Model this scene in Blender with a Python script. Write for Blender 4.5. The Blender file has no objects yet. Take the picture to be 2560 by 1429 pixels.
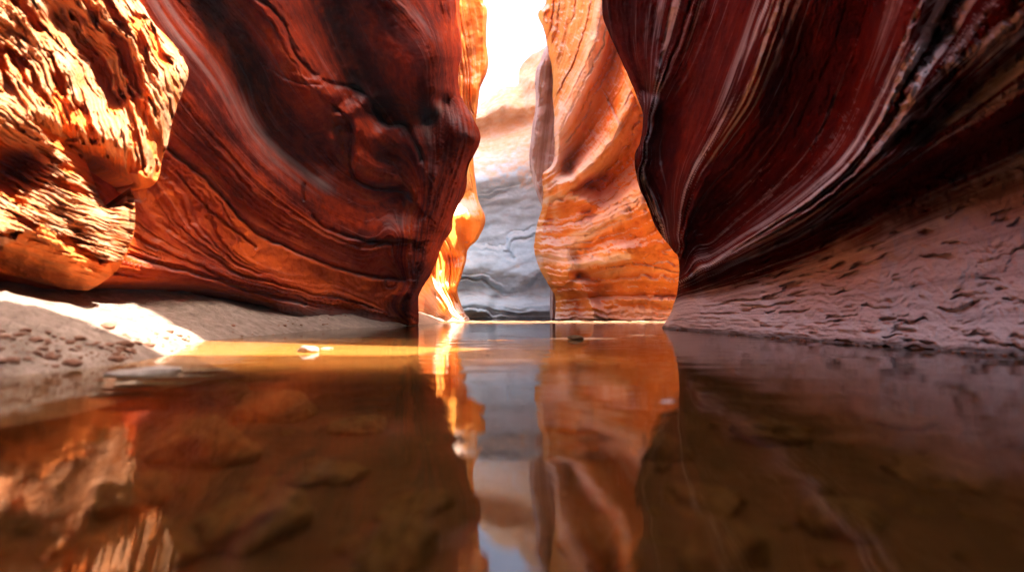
import bpy, bmesh, math, random
import numpy as np

# ------------------------------------------------------------------ camera, sky, sun, exposure
SC = bpy.context.scene
COL = SC.collection
F, CX, HY, CAMH = 1400.0, 1280.0, 783.0, 0.35      # focal length and horizon in photo pixels, eye height in metres
cam_d = bpy.data.cameras.new('camera'); cam = bpy.data.objects.new('camera', cam_d); COL.objects.link(cam)
cam.location = (0, 0, CAMH); cam.rotation_euler = (math.radians(90), 0, 0)
cam_d.sensor_width = 36.0; cam_d.lens = 36.0 * F / 2560.0
cam_d.shift_y = (HY - 1429 / 2) / 2560.0
cam_d.clip_start = 0.02; cam_d.clip_end = 2000
cam_d.dof.use_dof = True; cam_d.dof.focus_distance = 13.0
cam_d.dof.aperture_fstop = (cam_d.lens / 1000.0) / (2 * 0.016)
SC.camera = cam

SUN_EL = 52.0
SUN_H = np.array([0.94, -0.34]); SUN_H /= np.linalg.norm(SUN_H)
ce, se = math.cos(math.radians(SUN_EL)), math.sin(math.radians(SUN_EL))
SUN = np.array([SUN_H[0] * ce, SUN_H[1] * ce, se])
w = bpy.data.worlds.new('World'); SC.world = w; w.use_nodes = True
nt = w.node_tree; bg = nt.nodes['Background']
sky = nt.nodes.new('ShaderNodeTexSky'); sky.sky_type = 'NISHITA'; sky.sun_disc = False
sky.sun_elevation = math.radians(SUN_EL)
sky.sun_rotation = math.atan2(SUN_H[0], SUN_H[1])
sky.air_density = 0.8; sky.dust_density = 9.0; sky.ozone_density = 0.6
nt.links.new(sky.outputs[0], bg.inputs[0]); bg.inputs[1].default_value = 0.15
sd = bpy.data.lights.new('sun', 'SUN'); sd.energy = 5.0; sd.angle = math.radians(0.5); sd.color = (1.0, 0.92, 0.80)
so = bpy.data.objects.new('sun', sd); COL.objects.link(so); so.location = (20, -8, 40)
from mathutils import Vector
so.rotation_euler = Vector(SUN.tolist()).to_track_quat('Z', 'Y').to_euler()
SC.view_settings.view_transform = 'Standard'; SC.view_settings.look = 'None'
SC.view_settings.exposure = 2.85; SC.view_settings.gamma = 1.0
SC.cycles.max_bounces = 10; SC.cycles.diffuse_bounces = 6; SC.cycles.glossy_bounces = 3
SC.cycles.transparent_max_bounces = 8; SC.cycles.caustics_reflective = False; SC.cycles.caustics_refractive = False
SC.cycles.use_denoising = True; SC.cycles.sample_clamp_indirect = 8.0

# ------------------------------------------------------------------ noise
def _h(ix, iy, seed):
    n = (ix.astype(np.int64) * 374761393 + iy.astype(np.int64) * 668265263 + seed * 974634777) & 0xFFFFFFFF
    n = ((n ^ (n >> 13)) * 1274126177) & 0xFFFFFFFF
    n = (n ^ (n >> 16)) & 0xFFFFFFFF
    return n / 4294967295.0
def noise(x, y, seed=0):
    x = np.asarray(x, float); y = np.asarray(y, float) + 0 * x
    ix, iy = np.floor(x), np.floor(y); fx, fy = x - ix, y - iy
    def g(dx, dy):
        a = _h(ix + dx, iy + dy, seed) * 2 * np.pi
        return np.cos(a) * (fx - dx) + np.sin(a) * (fy - dy)
    u = fx**3 * (fx * (fx * 6 - 15) + 10); v = fy**3 * (fy * (fy * 6 - 15) + 10)
    return 1.5 * ((g(0, 0) * (1 - u) + g(1, 0) * u) * (1 - v) + (g(0, 1) * (1 - u) + g(1, 1) * u) * v)
def fbm(x, y, seed=0, o=4, gain=0.5, lac=2.03):
    s = 0; a = 1; t = 0
    for k in range(o):
        s = s + a * noise(x * lac**k + 17.3 * k, y * lac**k - 9.1 * k, seed + 31 * k); t += a; a *= gain
    return s / t
def ridged(x, y, seed=0, o=4, gain=0.5):
    s = 0; a = 1; t = 0
    for k in range(o):
        s = s + a * (1 - np.abs(noise(x * 2.03**k + 5.3 * k, y * 2.03**k + 3.7 * k, seed + 57 * k)) * 1.6); t += a; a *= gain
    return s / t
def sstep(a, b, x):
    t = np.clip((x - a) / (b - a), 0, 1); return t * t * (3 - 2 * t)

# ------------------------------------------------------------------ curve tools
def crom(pts, n):
    p = np.array(pts, float)
    if len(p) == 2:
        t = np.linspace(0, 1, n)[:, None]; return p[0] * (1 - t) + p[1] * t
    q = np.vstack([2 * p[0] - p[1], p, 2 * p[-1] - p[-2]])
    out = []
    for i in range(1, len(q) - 2):
        t = np.linspace(0, 1, 24, endpoint=False)[:, None]
        a, b, c, d = q[i - 1], q[i], q[i + 1], q[i + 2]
        out.append(0.5 * (2 * b + (c - a) * t + (2 * a - 5 * b + 4 * c - d) * t**2 + (3 * b - a - 3 * c + d) * t**3))
    out.append(p[-1:]); o = np.vstack(out)
    L = np.r_[0, np.cumsum(np.linalg.norm(np.diff(o, axis=0), axis=1))]
    s = np.linspace(0, L[-1], n)
    return np.c_[np.interp(s, L, o[:, 0]), np.interp(s, L, o[:, 1])]
def samp(pts, step=35):
    p = np.array(pts, float)
    L = np.linalg.norm(np.diff(p, axis=0), axis=1).sum() if len(p) > 1 else 0
    return crom(pts, max(2, int(L / step) + 1)) if len(p) > 1 else p
class RBF:
    def __init__(s, curves, kern='lin', step=35, smooth=0.0):
        P, V = [], []
        for c in curves:
            pts, v = c
            q = samp(pts, step); P.append(q)
            V.append(np.full(len(q), v) if np.isscalar(v) else np.interp(np.linspace(0, 1, len(q)), np.linspace(0, 1, len(v)), v))
        P = np.vstack(P) / 100.0; V = np.concatenate(V)
        s.k = kern; n = len(P); s.P = P
        A = np.zeros((n + 3, n + 3)); A[:n, :n] = s.ker(np.linalg.norm(P[:, None] - P[None], axis=2)); A[:n, :n] += np.eye(n) * (-smooth if kern == 'lin' else smooth)
        A[:n, n] = 1; A[:n, n + 1:] = P; A[n, :n] = 1; A[n + 1:, :n] = P.T
        s.w = np.linalg.lstsq(A, np.r_[V, 0, 0, 0], rcond=None)[0]
    def ker(s, r):
        return np.sqrt(r * r + 0.02) if s.k == 'lin' else r * r * np.log(r + 1e-9)
    def __call__(s, x, y):
        sh = x.shape; q = np.c_[x.ravel(), y.ravel()] / 100.0; n = len(s.P); out = np.empty(len(q))
        for i in range(0, len(q), 20000):
            c = q[i:i + 20000]
            r = np.sqrt((c[:, None, 0] - s.P[None, :, 0])**2 + (c[:, None, 1] - s.P[None, :, 1])**2)
            out[i:i + 20000] = s.ker(r) @ s.w[:n] + s.w[n] + c @ s.w[n + 1:]
        return out.reshape(sh)
def sdist(x, y, pts):
    """distance to a polyline, and on which side of it"""
    p = samp(pts, 14); best = np.full(x.shape, 1e9); side = np.zeros(x.shape)
    x0, y0, x1, y1 = p[:, 0].min() - 90, p[:, 1].min() - 90, p[:, 0].max() + 90, p[:, 1].max() + 90
    m = (x > x0) & (x < x1) & (y > y0) & (y < y1)
    xs, ys = x[m], y[m]; b = np.full(xs.shape, 1e9); sg = np.zeros(xs.shape)
    for i in range(len(p) - 1):
        a, d = p[i], p[i + 1] - p[i]; L2 = d @ d + 1e-9
        t = np.clip(((xs - a[0]) * d[0] + (ys - a[1]) * d[1]) / L2, 0, 1)
        ex, ey = xs - a[0] - t * d[0], ys - a[1] - t * d[1]; r = np.hypot(ex, ey)
        k = r < b; b[k] = r[k]; sg[k] = np.sign(d[0] * ey - d[1] * ex)[k]
    best[m] = b; side[m] = sg
    return best, side

# ------------------------------------------------------------------ mesh tools
def grid_obj(name, P, mat, attrs=None, flip=False):
    ny, nx = P.shape[:2]; n = nx * ny
    idx = np.arange(n).reshape(ny, nx)
    q = np.stack([idx[:-1, :-1], idx[1:, :-1], idx[1:, 1:], idx[:-1, 1:]], -1).reshape(-1, 4)
    if flip: q = q[:, ::-1]
    me = bpy.data.meshes.new(name)
    me.vertices.add(n); me.vertices.foreach_set('co', P.reshape(-1).astype(np.float32))
    me.loops.add(q.size); me.loops.foreach_set('vertex_index', q.ravel().astype(np.int32))
    me.polygons.add(len(q)); me.polygons.foreach_set('loop_start', (np.arange(len(q)) * 4).astype(np.int32))
    me.polygons.foreach_set('use_smooth', np.ones(len(q), bool))
    me.update(calc_edges=True); me.validate()
    for k, v in (attrs or {}).items():
        a = me.attributes.new(k, 'FLOAT', 'POINT'); a.data.foreach_set('value', v.ravel().astype(np.float32))
    me.materials.append(mat)
    o = bpy.data.objects.new(name, me); COL.objects.link(o); return o
def tag(o, label=None, cat=None, group=None, kind=None):
    for k, v in (('label', label), ('category', cat), ('group', group), ('kind', kind)):
        if v: o[k] = v
    return o
def coons(top, bot, left, right, nx, ny):
    T, B = crom(top, nx), crom(bot, nx); L, R = crom(left, ny), crom(right, ny)
    s = np.linspace(0, 1, nx)[None, :, None]; t = np.linspace(0, 1, ny)[:, None, None]
    return (1 - t) * T[None] + t * B[None] + (1 - s) * L[:, None] + s * R[:, None] \
        - ((1 - s) * (1 - t) * T[0] + s * (1 - t) * T[-1] + (1 - s) * t * B[0] + s * t * B[-1])
def world(px, py, Y):
    return np.stack([(px - CX) / F * Y, Y, CAMH + (HY - py) / F * Y], -1)
def up_normal(P):
    a = np.gradient(P, axis=1); b = np.gradient(P, axis=0); n = np.cross(a, b)
    n /= np.linalg.norm(n, axis=2, keepdims=True) + 1e-12
    view = P - np.array([0, 0, CAMH]); s = np.sign((n * view).sum(2, keepdims=True)); s[s == 0] = 1
    return -n * s
def padc(A, cols, side):
    """add columns; cols are (ny,3) arrays going outward"""
    B = np.stack(cols, 1)
    return np.concatenate([A, B], 1) if side > 0 else np.concatenate([B[:, ::-1], A], 1)
def padattr(a, l, r, t, b):
    return np.pad(a, ((t, b), (l, r)), mode='edge')
def rim_rows(P, rim, out, n=14, seed=0, lean=0.12):
    """raise the top edge of a wall to its rim, then a strip of plateau behind it; rows are added on top"""
    E = P[0]; rows = []
    zt = np.maximum(rim(E[:, 1]) + 0.25 * noise(E[:, 1] * 0.9, E[:, 0] * 0.3, seed), E[:, 2] + 0.3)
    for k in range(1, n + 1):
        t = k / n; q = E.copy(); dz = (zt - E[:, 2]) * t
        bul = 0.5 * fbm(E[:, 1] * 0.35 + 3, q[:, 2] * 0.3 + dz * 0.3, seed + 3) * min(1, 3 * t)
        ln = lean(E[:, 1]) if callable(lean) else lean
        q[:, 2] += dz; q[:, 0] += out * (ln * dz + bul); rows.append(q)
    for d, dz in ((1.0, 0.5), (4.0, 0.8), (14.0, 1.0), (90.0, 1.5)):
        q = rows[n - 1].copy(); q[:, 0] += out * d; q[:, 2] += dz; rows.append(q)
    return np.concatenate([np.stack(rows[::-1], 0), P], 0), len(rows)

# ------------------------------------------------------------------ materials
def N(nt, t, **kw):
    n = nt.nodes.new(t)
    for k, v in kw.items(): setattr(n, k, v)
    return n
def ramp(nt, stops):
    r = nt.nodes.new('ShaderNodeValToRGB'); e = r.color_ramp.elements
    while len(e) < len(stops): e.new(0.5)
    for i, (p, c) in enumerate(stops): e[i].position = p; e[i].color = (*c, 1)
    return r
def sandstone(name, stops, dust_skylight=(0.50, 0.40, 0.35), bump=0.5, fine=1.0, lines=0.18, linefreq=7.0, wet=True):
    m = bpy.data.materials.new(name); m.use_nodes = True; nt = m.node_tree; L = nt.links.new
    b = nt.nodes['Principled BSDF']; b.inputs['Roughness'].default_value = 0.95; b.inputs['Specular IOR Level'].default_value = 0.03
    tc = N(nt, 'ShaderNodeTexCoord'); ph = N(nt, 'ShaderNodeAttribute', attribute_name='phi')
    tn = N(nt, 'ShaderNodeAttribute', attribute_name='tone'); du = N(nt, 'ShaderNodeAttribute', attribute_name='dust_skylight')
    sx = N(nt, 'ShaderNodeSeparateXYZ'); L(tc.outputs['Object'], sx.inputs[0])
    mu = N(nt, 'ShaderNodeMath', operation='MULTIPLY'); L(ph.outputs['Fac'], mu.inputs[0]); mu.inputs[1].default_value = linefreq
    my = N(nt, 'ShaderNodeMath', operation='MULTIPLY'); L(sx.outputs['Y'], my.inputs[0]); my.inputs[1].default_value = 0.25
    mz = N(nt, 'ShaderNodeMath', operation='MULTIPLY'); L(sx.outputs['Z'], mz.inputs[0]); mz.inputs[1].default_value = 0.35
    cv = N(nt, 'ShaderNodeCombineXYZ'); L(mu.outputs[0], cv.inputs[0]); L(my.outputs[0], cv.inputs[1]); L(mz.outputs[0], cv.inputs[2])
    ln = N(nt, 'ShaderNodeTexNoise'); ln.inputs['Scale'].default_value = 1.0; ln.inputs['Detail'].default_value = 6; ln.inputs['Roughness'].default_value = 0.62
    L(cv.outputs[0], ln.inputs['Vector'])
    gn = N(nt, 'ShaderNodeTexNoise'); gn.inputs['Scale'].default_value = 3.0 * fine; gn.inputs['Detail'].default_value = 9; gn.inputs['Roughness'].default_value = 0.65
    L(tc.outputs['Object'], gn.inputs['Vector'])
    # tone + strata lines + mottling
    a1 = N(nt, 'ShaderNodeMath', operation='SUBTRACT'); L(ln.outputs['Fac'], a1.inputs[0]); a1.inputs[1].default_value = 0.5
    a2 = N(nt, 'ShaderNodeMath', operation='MULTIPLY_ADD'); L(a1.outputs[0], a2.inputs[0]); a2.inputs[1].default_value = lines * 4; L(tn.outputs['Fac'], a2.inputs[2])
    a3 = N(nt, 'ShaderNodeMath', operation='SUBTRACT'); L(gn.outputs['Fac'], a3.inputs[0]); a3.inputs[1].default_value = 0.5
    a4 = N(nt, 'ShaderNodeMath', operation='MULTIPLY_ADD'); L(a3.outputs[0], a4.inputs[0]); a4.inputs[1].default_value = 0.8; L(a2.outputs[0], a4.inputs[2])
    r = ramp(nt, stops); L(a4.outputs[0], r.inputs[0])
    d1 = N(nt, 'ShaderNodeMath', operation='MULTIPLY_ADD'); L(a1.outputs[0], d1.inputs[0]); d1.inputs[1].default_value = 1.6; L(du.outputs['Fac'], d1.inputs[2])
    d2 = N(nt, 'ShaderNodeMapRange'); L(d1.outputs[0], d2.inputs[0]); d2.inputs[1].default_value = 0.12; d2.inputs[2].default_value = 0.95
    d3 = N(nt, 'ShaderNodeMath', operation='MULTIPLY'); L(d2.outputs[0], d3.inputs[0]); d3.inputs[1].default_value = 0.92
    mx = N(nt, 'ShaderNodeMix', data_type='RGBA'); L(d3.outputs[0], mx.inputs[0]); L(r.outputs[0], mx.inputs[6]); mx.inputs[7].default_value = (*dust_skylight, 1)
    wt = N(nt, 'ShaderNodeMath', operation='MULTIPLY_ADD'); L(gn.outputs['Fac'], wt.inputs[0]); wt.inputs[1].default_value = -0.12; L(sx.outputs['Z'], wt.inputs[2])
    wm = N(nt, 'ShaderNodeMapRange'); L(wt.outputs[0], wm.inputs[0]); wm.inputs[1].default_value = -0.03; wm.inputs[2].default_value = 0.02; wm.inputs[3].default_value = 0.35 if wet else 1; wm.inputs[4].default_value = 1
    wx = N(nt, 'ShaderNodeMix', data_type='RGBA', blend_type='MULTIPLY'); wx.inputs[0].default_value = 1; L(mx.outputs[2], wx.inputs[6]); L(wm.outputs[0], wx.inputs[7]); L(wx.outputs[2], b.inputs['Base Color'])
    bp = N(nt, 'ShaderNodeBump'); bp.inputs['Strength'].default_value = bump; bp.inputs['Distance'].default_value = 0.05
    g2 = N(nt, 'ShaderNodeTexNoise'); g2.inputs['Scale'].default_value = 7.0 * fine; g2.inputs['Detail'].default_value = 12; g2.inputs['Roughness'].default_value = 0.76
    L(tc.outputs['Object'], g2.inputs['Vector'])
    ad = N(nt, 'ShaderNodeMath', operation='ADD'); L(g2.outputs['Fac'], ad.inputs[0]); L(ln.outputs['Fac'], ad.inputs[1])
    L(ad.outputs[0], bp.inputs['Height']); L(bp.outputs[0], b.inputs['Normal'])
    return m
RED = [(0.0, (0.036, 0.005, 0.004)), (0.35, (0.105, 0.010, 0.005)), (0.65, (0.30, 0.028, 0.005)), (1.0, (0.52, 0.080, 0.010))]
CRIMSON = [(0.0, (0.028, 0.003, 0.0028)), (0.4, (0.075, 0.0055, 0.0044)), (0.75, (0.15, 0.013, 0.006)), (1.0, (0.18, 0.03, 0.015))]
ORANGE = [(0.0, (0.62, 0.17, 0.03)), (0.35, (0.80, 0.30, 0.055)), (0.65, (0.84, 0.42, 0.13)), (1.0, (0.86, 0.66, 0.46))]
TAN = [(0.0, (0.64, 0.12, 0.022)), (0.35, (0.68, 0.18, 0.04)), (0.65, (0.44, 0.140, 0.046)), (1.0, (0.40, 0.20, 0.115))]
M_left = sandstone('red_sandstone', RED, dust_skylight=(0.24, 0.165, 0.155), lines=0.08, bump=.9, fine=1.4)
M_right = sandstone('crimson_sandstone', CRIMSON, dust_skylight=(0.53, 0.50, 0.49), linefreq=6, lines=0.05)
M_fin = sandstone('orange_sandstone', ORANGE, dust_skylight=(0.88, 0.75, 0.66), fine=0.7, lines=0.045, bump=.9)
M_butt = sandstone('orange_sandstone_buttress', ORANGE, dust_skylight=(0.60, 0.50, 0.46), fine=0.6)
M_tan = sandstone('tan_sandstone', TAN, dust_skylight=(0.50, 0.30, 0.18), fine=1.3, bump=0.7, wet=False)
M_pale = sandstone('pale_cliff_rock', [(0.0, (0.30, 0.27, 0.29)), (0.3, (0.40, 0.51, 0.58)), (0.6, (0.55, 0.69, 0.78)), (0.8, (0.70, 0.52, 0.38)), (1.0, (0.64, 0.39, 0.21))], dust_skylight=(0.62, 0.62, 0.62), fine=0.5, lines=0.035, linefreq=3, bump=.12)
M_col = sandstone('grey_purple_sandstone', [(0.0, (0.38, 0.20, 0.15)), (0.5, (0.58, 0.42, 0.38)), (1.0, (0.74, 0.46, 0.30))], dust_skylight=(0.6, 0.55, 0.54), fine=0.5)

# ------------------------------------------------------------------ strata and wall builder
def strata(phi, px, py, seed, amp, freqs=((1.0, 1.0), (2.3, 0.55), (5.1, 0.3)), warp=0.35, bundle=True, rag=0.16):
    """ledges that follow the bedding: gentle overhang below, quick step back above"""
    wob = warp * fbm(px / 170, py / 170, seed + 9, 3) + rag * fbm(px / 30, py / 30, seed + 10, 4)
    out = 0
    for k, (f, a) in enumerate(freqs):
        x = phi * f + wob * (1 + 0.4 * k) + 3.7 * k
        n = noise(x * 1.3, np.zeros_like(x) + 0.5 + (px + py) / 2400.0, seed + 5 * k)
        i = x + 0.8 * n; fr = i - np.floor(i)
        w_ = sstep(0.0, 0.62, fr) * (1 - sstep(0.74, 1.0, fr))
        mod = 0.35 + 0.65 * _h(np.floor(i), np.zeros_like(i), seed + 77 + k)
        mod = mod * (0.45 + 0.9 * sstep(-0.35, 0.35, noise(px / 210 + 40 * k, py / 210 + phi, seed + 13 + k)))
        out = out + a * (w_ - 0.5) * mod
    if bundle:
        out = out * (0.12 + 1.5 * sstep(-0.15, 0.45, noise(phi * 0.55 + 0.3 * wob, px / 900 + 0 * phi, seed + 99)))
    return amp * out
def attrs_for(P, phi, px, py, seed, skylight_lo=0.25, skylight_hi=0.75, tone_base=0.45, tone_amp=0.5, skylight_extra=0):
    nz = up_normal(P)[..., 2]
    dust_skylight = sstep(skylight_lo, skylight_hi, nz + 0.12 * fbm(px / 40, py / 40, seed + 4, 3)) + skylight_extra  # dust on upward faces, also painting in their pale sky light
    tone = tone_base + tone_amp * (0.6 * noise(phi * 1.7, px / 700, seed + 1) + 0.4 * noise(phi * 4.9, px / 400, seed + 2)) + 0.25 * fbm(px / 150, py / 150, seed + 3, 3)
    return dict(phi=phi, tone=tone, dust_skylight=np.clip(dust_skylight, 0, 1))
def jag(curve, amp, seed, step=8):
    q = samp(curve, step); L = np.arange(len(q)) * step
    d = np.gradient(q, axis=0); n = np.c_[d[:, 1], -d[:, 0]] / (np.linalg.norm(d, axis=1, keepdims=True) + 1e-9)
    a = amp * fbm(L / 60.0, L * 0, seed, 4); a[0] = a[-1] = 0
    return (q + n * a[:, None]).tolist()
def groove(r, px, py, pts, amp, wid, step=0.0, wob=6, seed=1):
    qx = px + wob * fbm(px / 45, py / 45, seed, 3); qy = py + wob * fbm(px / 45 + 9, py / 45, seed + 1, 3)
    d, s = sdist(qx, qy, pts)
    r = r - amp * np.exp(-(d / wid)**2)
    if step: r = r + step * s * np.exp(-(d / (wid * 9))**2) * (1 - np.exp(-(d / wid)**2))
    return r

# ================================================================== LEFT WALL
def left_wall():
    sil = jag([(1120, -460), (1140, -200), (1148, 0), (1155, 122), (1148, 175), (1148, 227), (1169, 273), (1200, 329), (1197, 364), (1172, 413), (1162, 483), (1133, 541), (1130, 575), (1108, 607), (1092, 652), (1073, 692), (1053, 724), (1045, 765), (1046, 812)], 5, 5)
    G = coons([(-200, -460), (1120, -460)], [(-200, 905), (200, 850), (500, 842), (700, 832), (860, 820), (1046, 812)], [(-200, -460), (-200, 905)], sil, 470, 500)
    px, py = G[..., 0], G[..., 1]
    base = np.log(np.interp(px, [-200, 0, 200, 400, 500, 700, 850, 1000, 1050, 1200], [5.5, 6.6, 7.4, 8.3, 9.2, 11.8, 14.0, 15.6, 16.0, 16.8]))
    R = RBF([
        ([(250, -200), (352, 0), (440, 130), (520, 230), (600, 350), (690, 440), (760, 475), (840, 500)], [.07, .07, .07, .05, .03]),
        ([(420, -200), (475, 0), (562, 88), (633, 193), (661, 281), (720, 345), (800, 362)], [-.07, -.09, -.085, -.03]),
        ([(600, -200), (625, 0), (668, 130), (705, 225), (770, 300), (840, 350)], [-.02, .01, .04, .05]),
        ([(905, 262), (905, 330), (893, 415)], .085), ([(842, 262), (858, 330), (858, 400)], .02), ([(960, 320), (955, 400), (930, 455)], .03),
        ([(580, -200), (650, 0), (756, 158), (819, 225), (879, 352), (893, 425)], [.03, .07, .10, .07]),
        ([(690, -200), (770, 0), (825, 110), (870, 200), (930, 290), (1000, 330)], [-.06, -.07, -.05, -.01]),
        ([(880, -200), (980, 0), (1085, 91), (1106, 150), (1098, 235)], [.08, .10, .09, .06]),
        ([(1050, -200), (1108, 40), (1128, 120), (1118, 220), (1075, 285)], [-.06, -.08, -.07, -.05]),
        ([(1080, 262), (1155, 325), (1185, 345)], [.08, .11]),
        ([(1150, 400), (1125, 490), (1095, 590)], [.0, -.02, -.03]),
        ([(1030, 350), (1086, 430), (1052, 490), (1064, 560), (1056, 605), (1046, 660), (1015, 740)], [.06, .09, .05, .08, .06]),
        ([(960, 380), (1000, 440), (1010, 540)], [-.01, -.02, .0]),
        ([(700, 545), (850, 560), (1000, 560)], .045),
        ([(800, 690), (900, 700), (1000, 700)], .02),
        ([(700, 640), (620, 590), (520, 470), (430, 360)], .035),
        ([(420, 560), (380, 500), (320, 400)], .0),
        ([(560, 660), (450, 640), (350, 610)], .05),
        ([(-200, 690), (0, 690), (200, 700), (350, 700), (480, 703), (620, 733), (750, 768)], .05),
        ([(-200, 760), (0, 760), (200, 742), (446, 735), (540, 752), (650, 780)], -.10),
        ([(-200, 905), (200, 850), (500, 842), (700, 832), (860, 820), (1000, 812)], -.02),
        ([(-200, -200), (-200, 300)], 0), ([(150, -150), (200, 200)], -.02),
    ], 'lin', 45)
    FL = RBF([
        ([(-200, 760), (200, 722), (446, 718), (600, 745), (750, 775)], -1.5), ([(-200, 905), (300, 850), (700, 832), (1000, 812)], -3),
        ([(100, 560), (321, 636), (500, 686), (607, 721), (800, 770), (950, 790)], 0),
        ([(330, 280), (418, 369), (514, 450), (621, 568), (785, 646), (900, 690), (1000, 715)], 2),
        ([(250, -200), (352, 0), (440, 130), (520, 230), (600, 350), (700, 450), (850, 560), (1000, 600)], 4),
        ([(475, 0), (562, 88), (633, 193), (670, 300), (800, 420), (900, 480), (1020, 500)], 5.2),
        ([(650, 0), (756, 158), (850, 290), (890, 400), (1010, 450)], 6.5),
        ([(810, 0), (900, 220), (980, 330), (1040, 400)], 8),
        ([(980, 0), (1070, 120), (1085, 240), (1088, 360), (1085, 450), (1060, 560), (1040, 680)], 9.5),
        ([(1130, 0), (1140, 200), (1170, 340), (1140, 460), (1100, 580), (1060, 690), (1020, 780)], 11),
    ], 'tps', 60)
    phi = FL(px, py); r = R(px, py)
    edge = np.linspace(0, 1, px.shape[1])[None, :] * np.ones_like(px)
    r = r - 0.05 * sstep(0.975, 1.0, edge)**2
    r = r + strata(phi, px, py, 11, 0.010, ((1.0, .8), (2.6, .7), (6.1, .5), (11, .3))) + 0.020 * fbm(px / 150, py / 150, 21, 6) + 0.006 * ridged(px / 70, py / 70, 22, 6, .6) + .0022 * fbm(px / 14, py / 14, 23, 3)
    for pts, a, wd, st in [
        ([(395, 330), (418, 369), (503, 440), (557, 496), (621, 568), (678, 600), (785, 646), (900, 686), (1010, 700)], .035, 4, .010),
        ([(321, 636), (393, 661), (500, 686), (607, 721), (760, 760)], .03, 4, .008),
        ([(440, 430), (520, 520), (640, 620)], .015, 3, 0),
        ([(808, 203), (896, 227), (930, 262), (962, 308), (1015, 315), (1040, 367), (1055, 400)], .05, 6, .016),
        ([(875, 245), (915, 275), (952, 312)], .03, 4, .01),
        ([(640, -10), (700, 49), (745, 147), (790, 190)], .035, 5, .012),
        ([(830, 262), (878, 315), (875, 385), (877, 425), (917, 465), (997, 472), (1032, 500)], .05, 5, -.016),
        ([(760, 460), (758, 500)], .02, 3, 0),
        ([(780, 540), (820, 575), (900, 600), (950, 608)], .022, 4, .008),
        ([(905, 610), (960, 606), (1030, 604)], .02, 5, -.012),
        ([(1007, 475), (1020, 540), (1026, 598)], .0, 6, .014),
        ([(660, 160), (720, 200), (800, 215)], .012, 3, .005)]:
        r = groove(r, px, py, pts, a, wd, st)
    Y = np.exp(base - r); P = world(px, py, Y)
    A = attrs_for(P, phi, px, py, 31, 0.45, 1.1, 0.40, 0.36); A['tone'] = A['tone'] + 0.42 * sstep(4.2, 2.2, phi + .4 * fbm(px / 90, py / 90, 35, 3)) + .22 * np.exp(-((phi - 6.1) / 1.1)**2)  # tone carries the orange bounce glow below and a red-lit ledge face
    A['dust_skylight'] = A['dust_skylight'] * .55
    for pts, wd, am in [([(380, -60), (440, 70), (500, 150), (590, 265), (660, 360), (730, 420), (800, 455)], 38, .8), ([(985, -20), (1050, 50), (1092, 100)], 16, .5), ([(1095, 265), (1150, 318), (1185, 338)], 14, .6), ([(1045, 370), (1086, 430)], 14, .4)]:
        d, _ = sdist(px + 8 * fbm(px / 40, py / 40, 33, 3), py, pts); A['dust_skylight'] = np.maximum(A['dust_skylight'], am * np.exp(-(d / wd)**2) * (0.55 + 0.6 * noise(phi * 7, px / 300, 34)))  # sky-lit upper slopes painted pale along these ridges
    sand = sstep(748, 796, py + 26 * fbm(px / 70, py / 50, 8, 4)) * 0.95
    A['dust_skylight'] = np.clip(A['dust_skylight'] + sand * sstep(300, 500, px) * sstep(1010, 900, px), 0, 1)
    E = P[:, -1]; sl = E[:, 0:1] / E[:, 1:2]
    def back(dy, c):
        q = E.copy(); q[:, 1] += dy; q[:, 0] = E[:, 0] + dy * sl[:, 0] - c; q[:, 2] = E[:, 2] + dy * 0.02; return q
    cols = [back(0.15, 0.06), back(0.4, 0.3), back(0.9, 1.2), back(1.3, 3.0), back(1.5, 12)]
    P2 = padc(P, cols, 1)
    E0 = P[:, 0]; lc = []
    for k, yy in enumerate([4.5, 3.5, 2.5, 1.5, 0, -2, -4, -7, -10, -14, -18]):
        q = E0.copy(); q[:, 1] = yy + 0.25 * (E0[:, 1] - 5.4); q[:, 0] = np.minimum(E0[:, 0], -5.0) - 0.5 * math.sin(yy) - 0.3 + (0.25 * (yy + 8)**2 * 0.04 if yy < -8 else 0); lc.append(q)
    for xx in (-2, 2, 6):
        q = lc[-1].copy() if xx == -2 else lc[-1].copy(); q[:, 0] = xx; q[:, 1] = -20; lc.append(q)
    P2 = padc(P2, lc, -1)
    A = {k: padattr(v, len(lc), len(cols), 0, 0) for k, v in A.items()}
    P2, nr = rim_rows(P2, lambda y: np.interp(y, [-20, 0, 6, 12, 18, 20], [17, 15, 15, 17, 22, 22]), -1, seed=4, lean=lambda y: np.interp(y, [-10, -2, 4, 9, 18, 20], [-.16, -.16, -.02, -.13, -.13, 0]))  # unseen rim, leaned inward to narrow the sky light
    A = {k: padattr(v, 0, 0, nr, 0) for k, v in A.items()}
    o = grid_obj('canyon_wall', P2, M_left, A)
    tag(o, 'dark red wall with a long black crack and blocky ledges, beside the sunlit outcrop', 'rock wall', 'canyon walls', 'thing')
left_wall()

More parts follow.
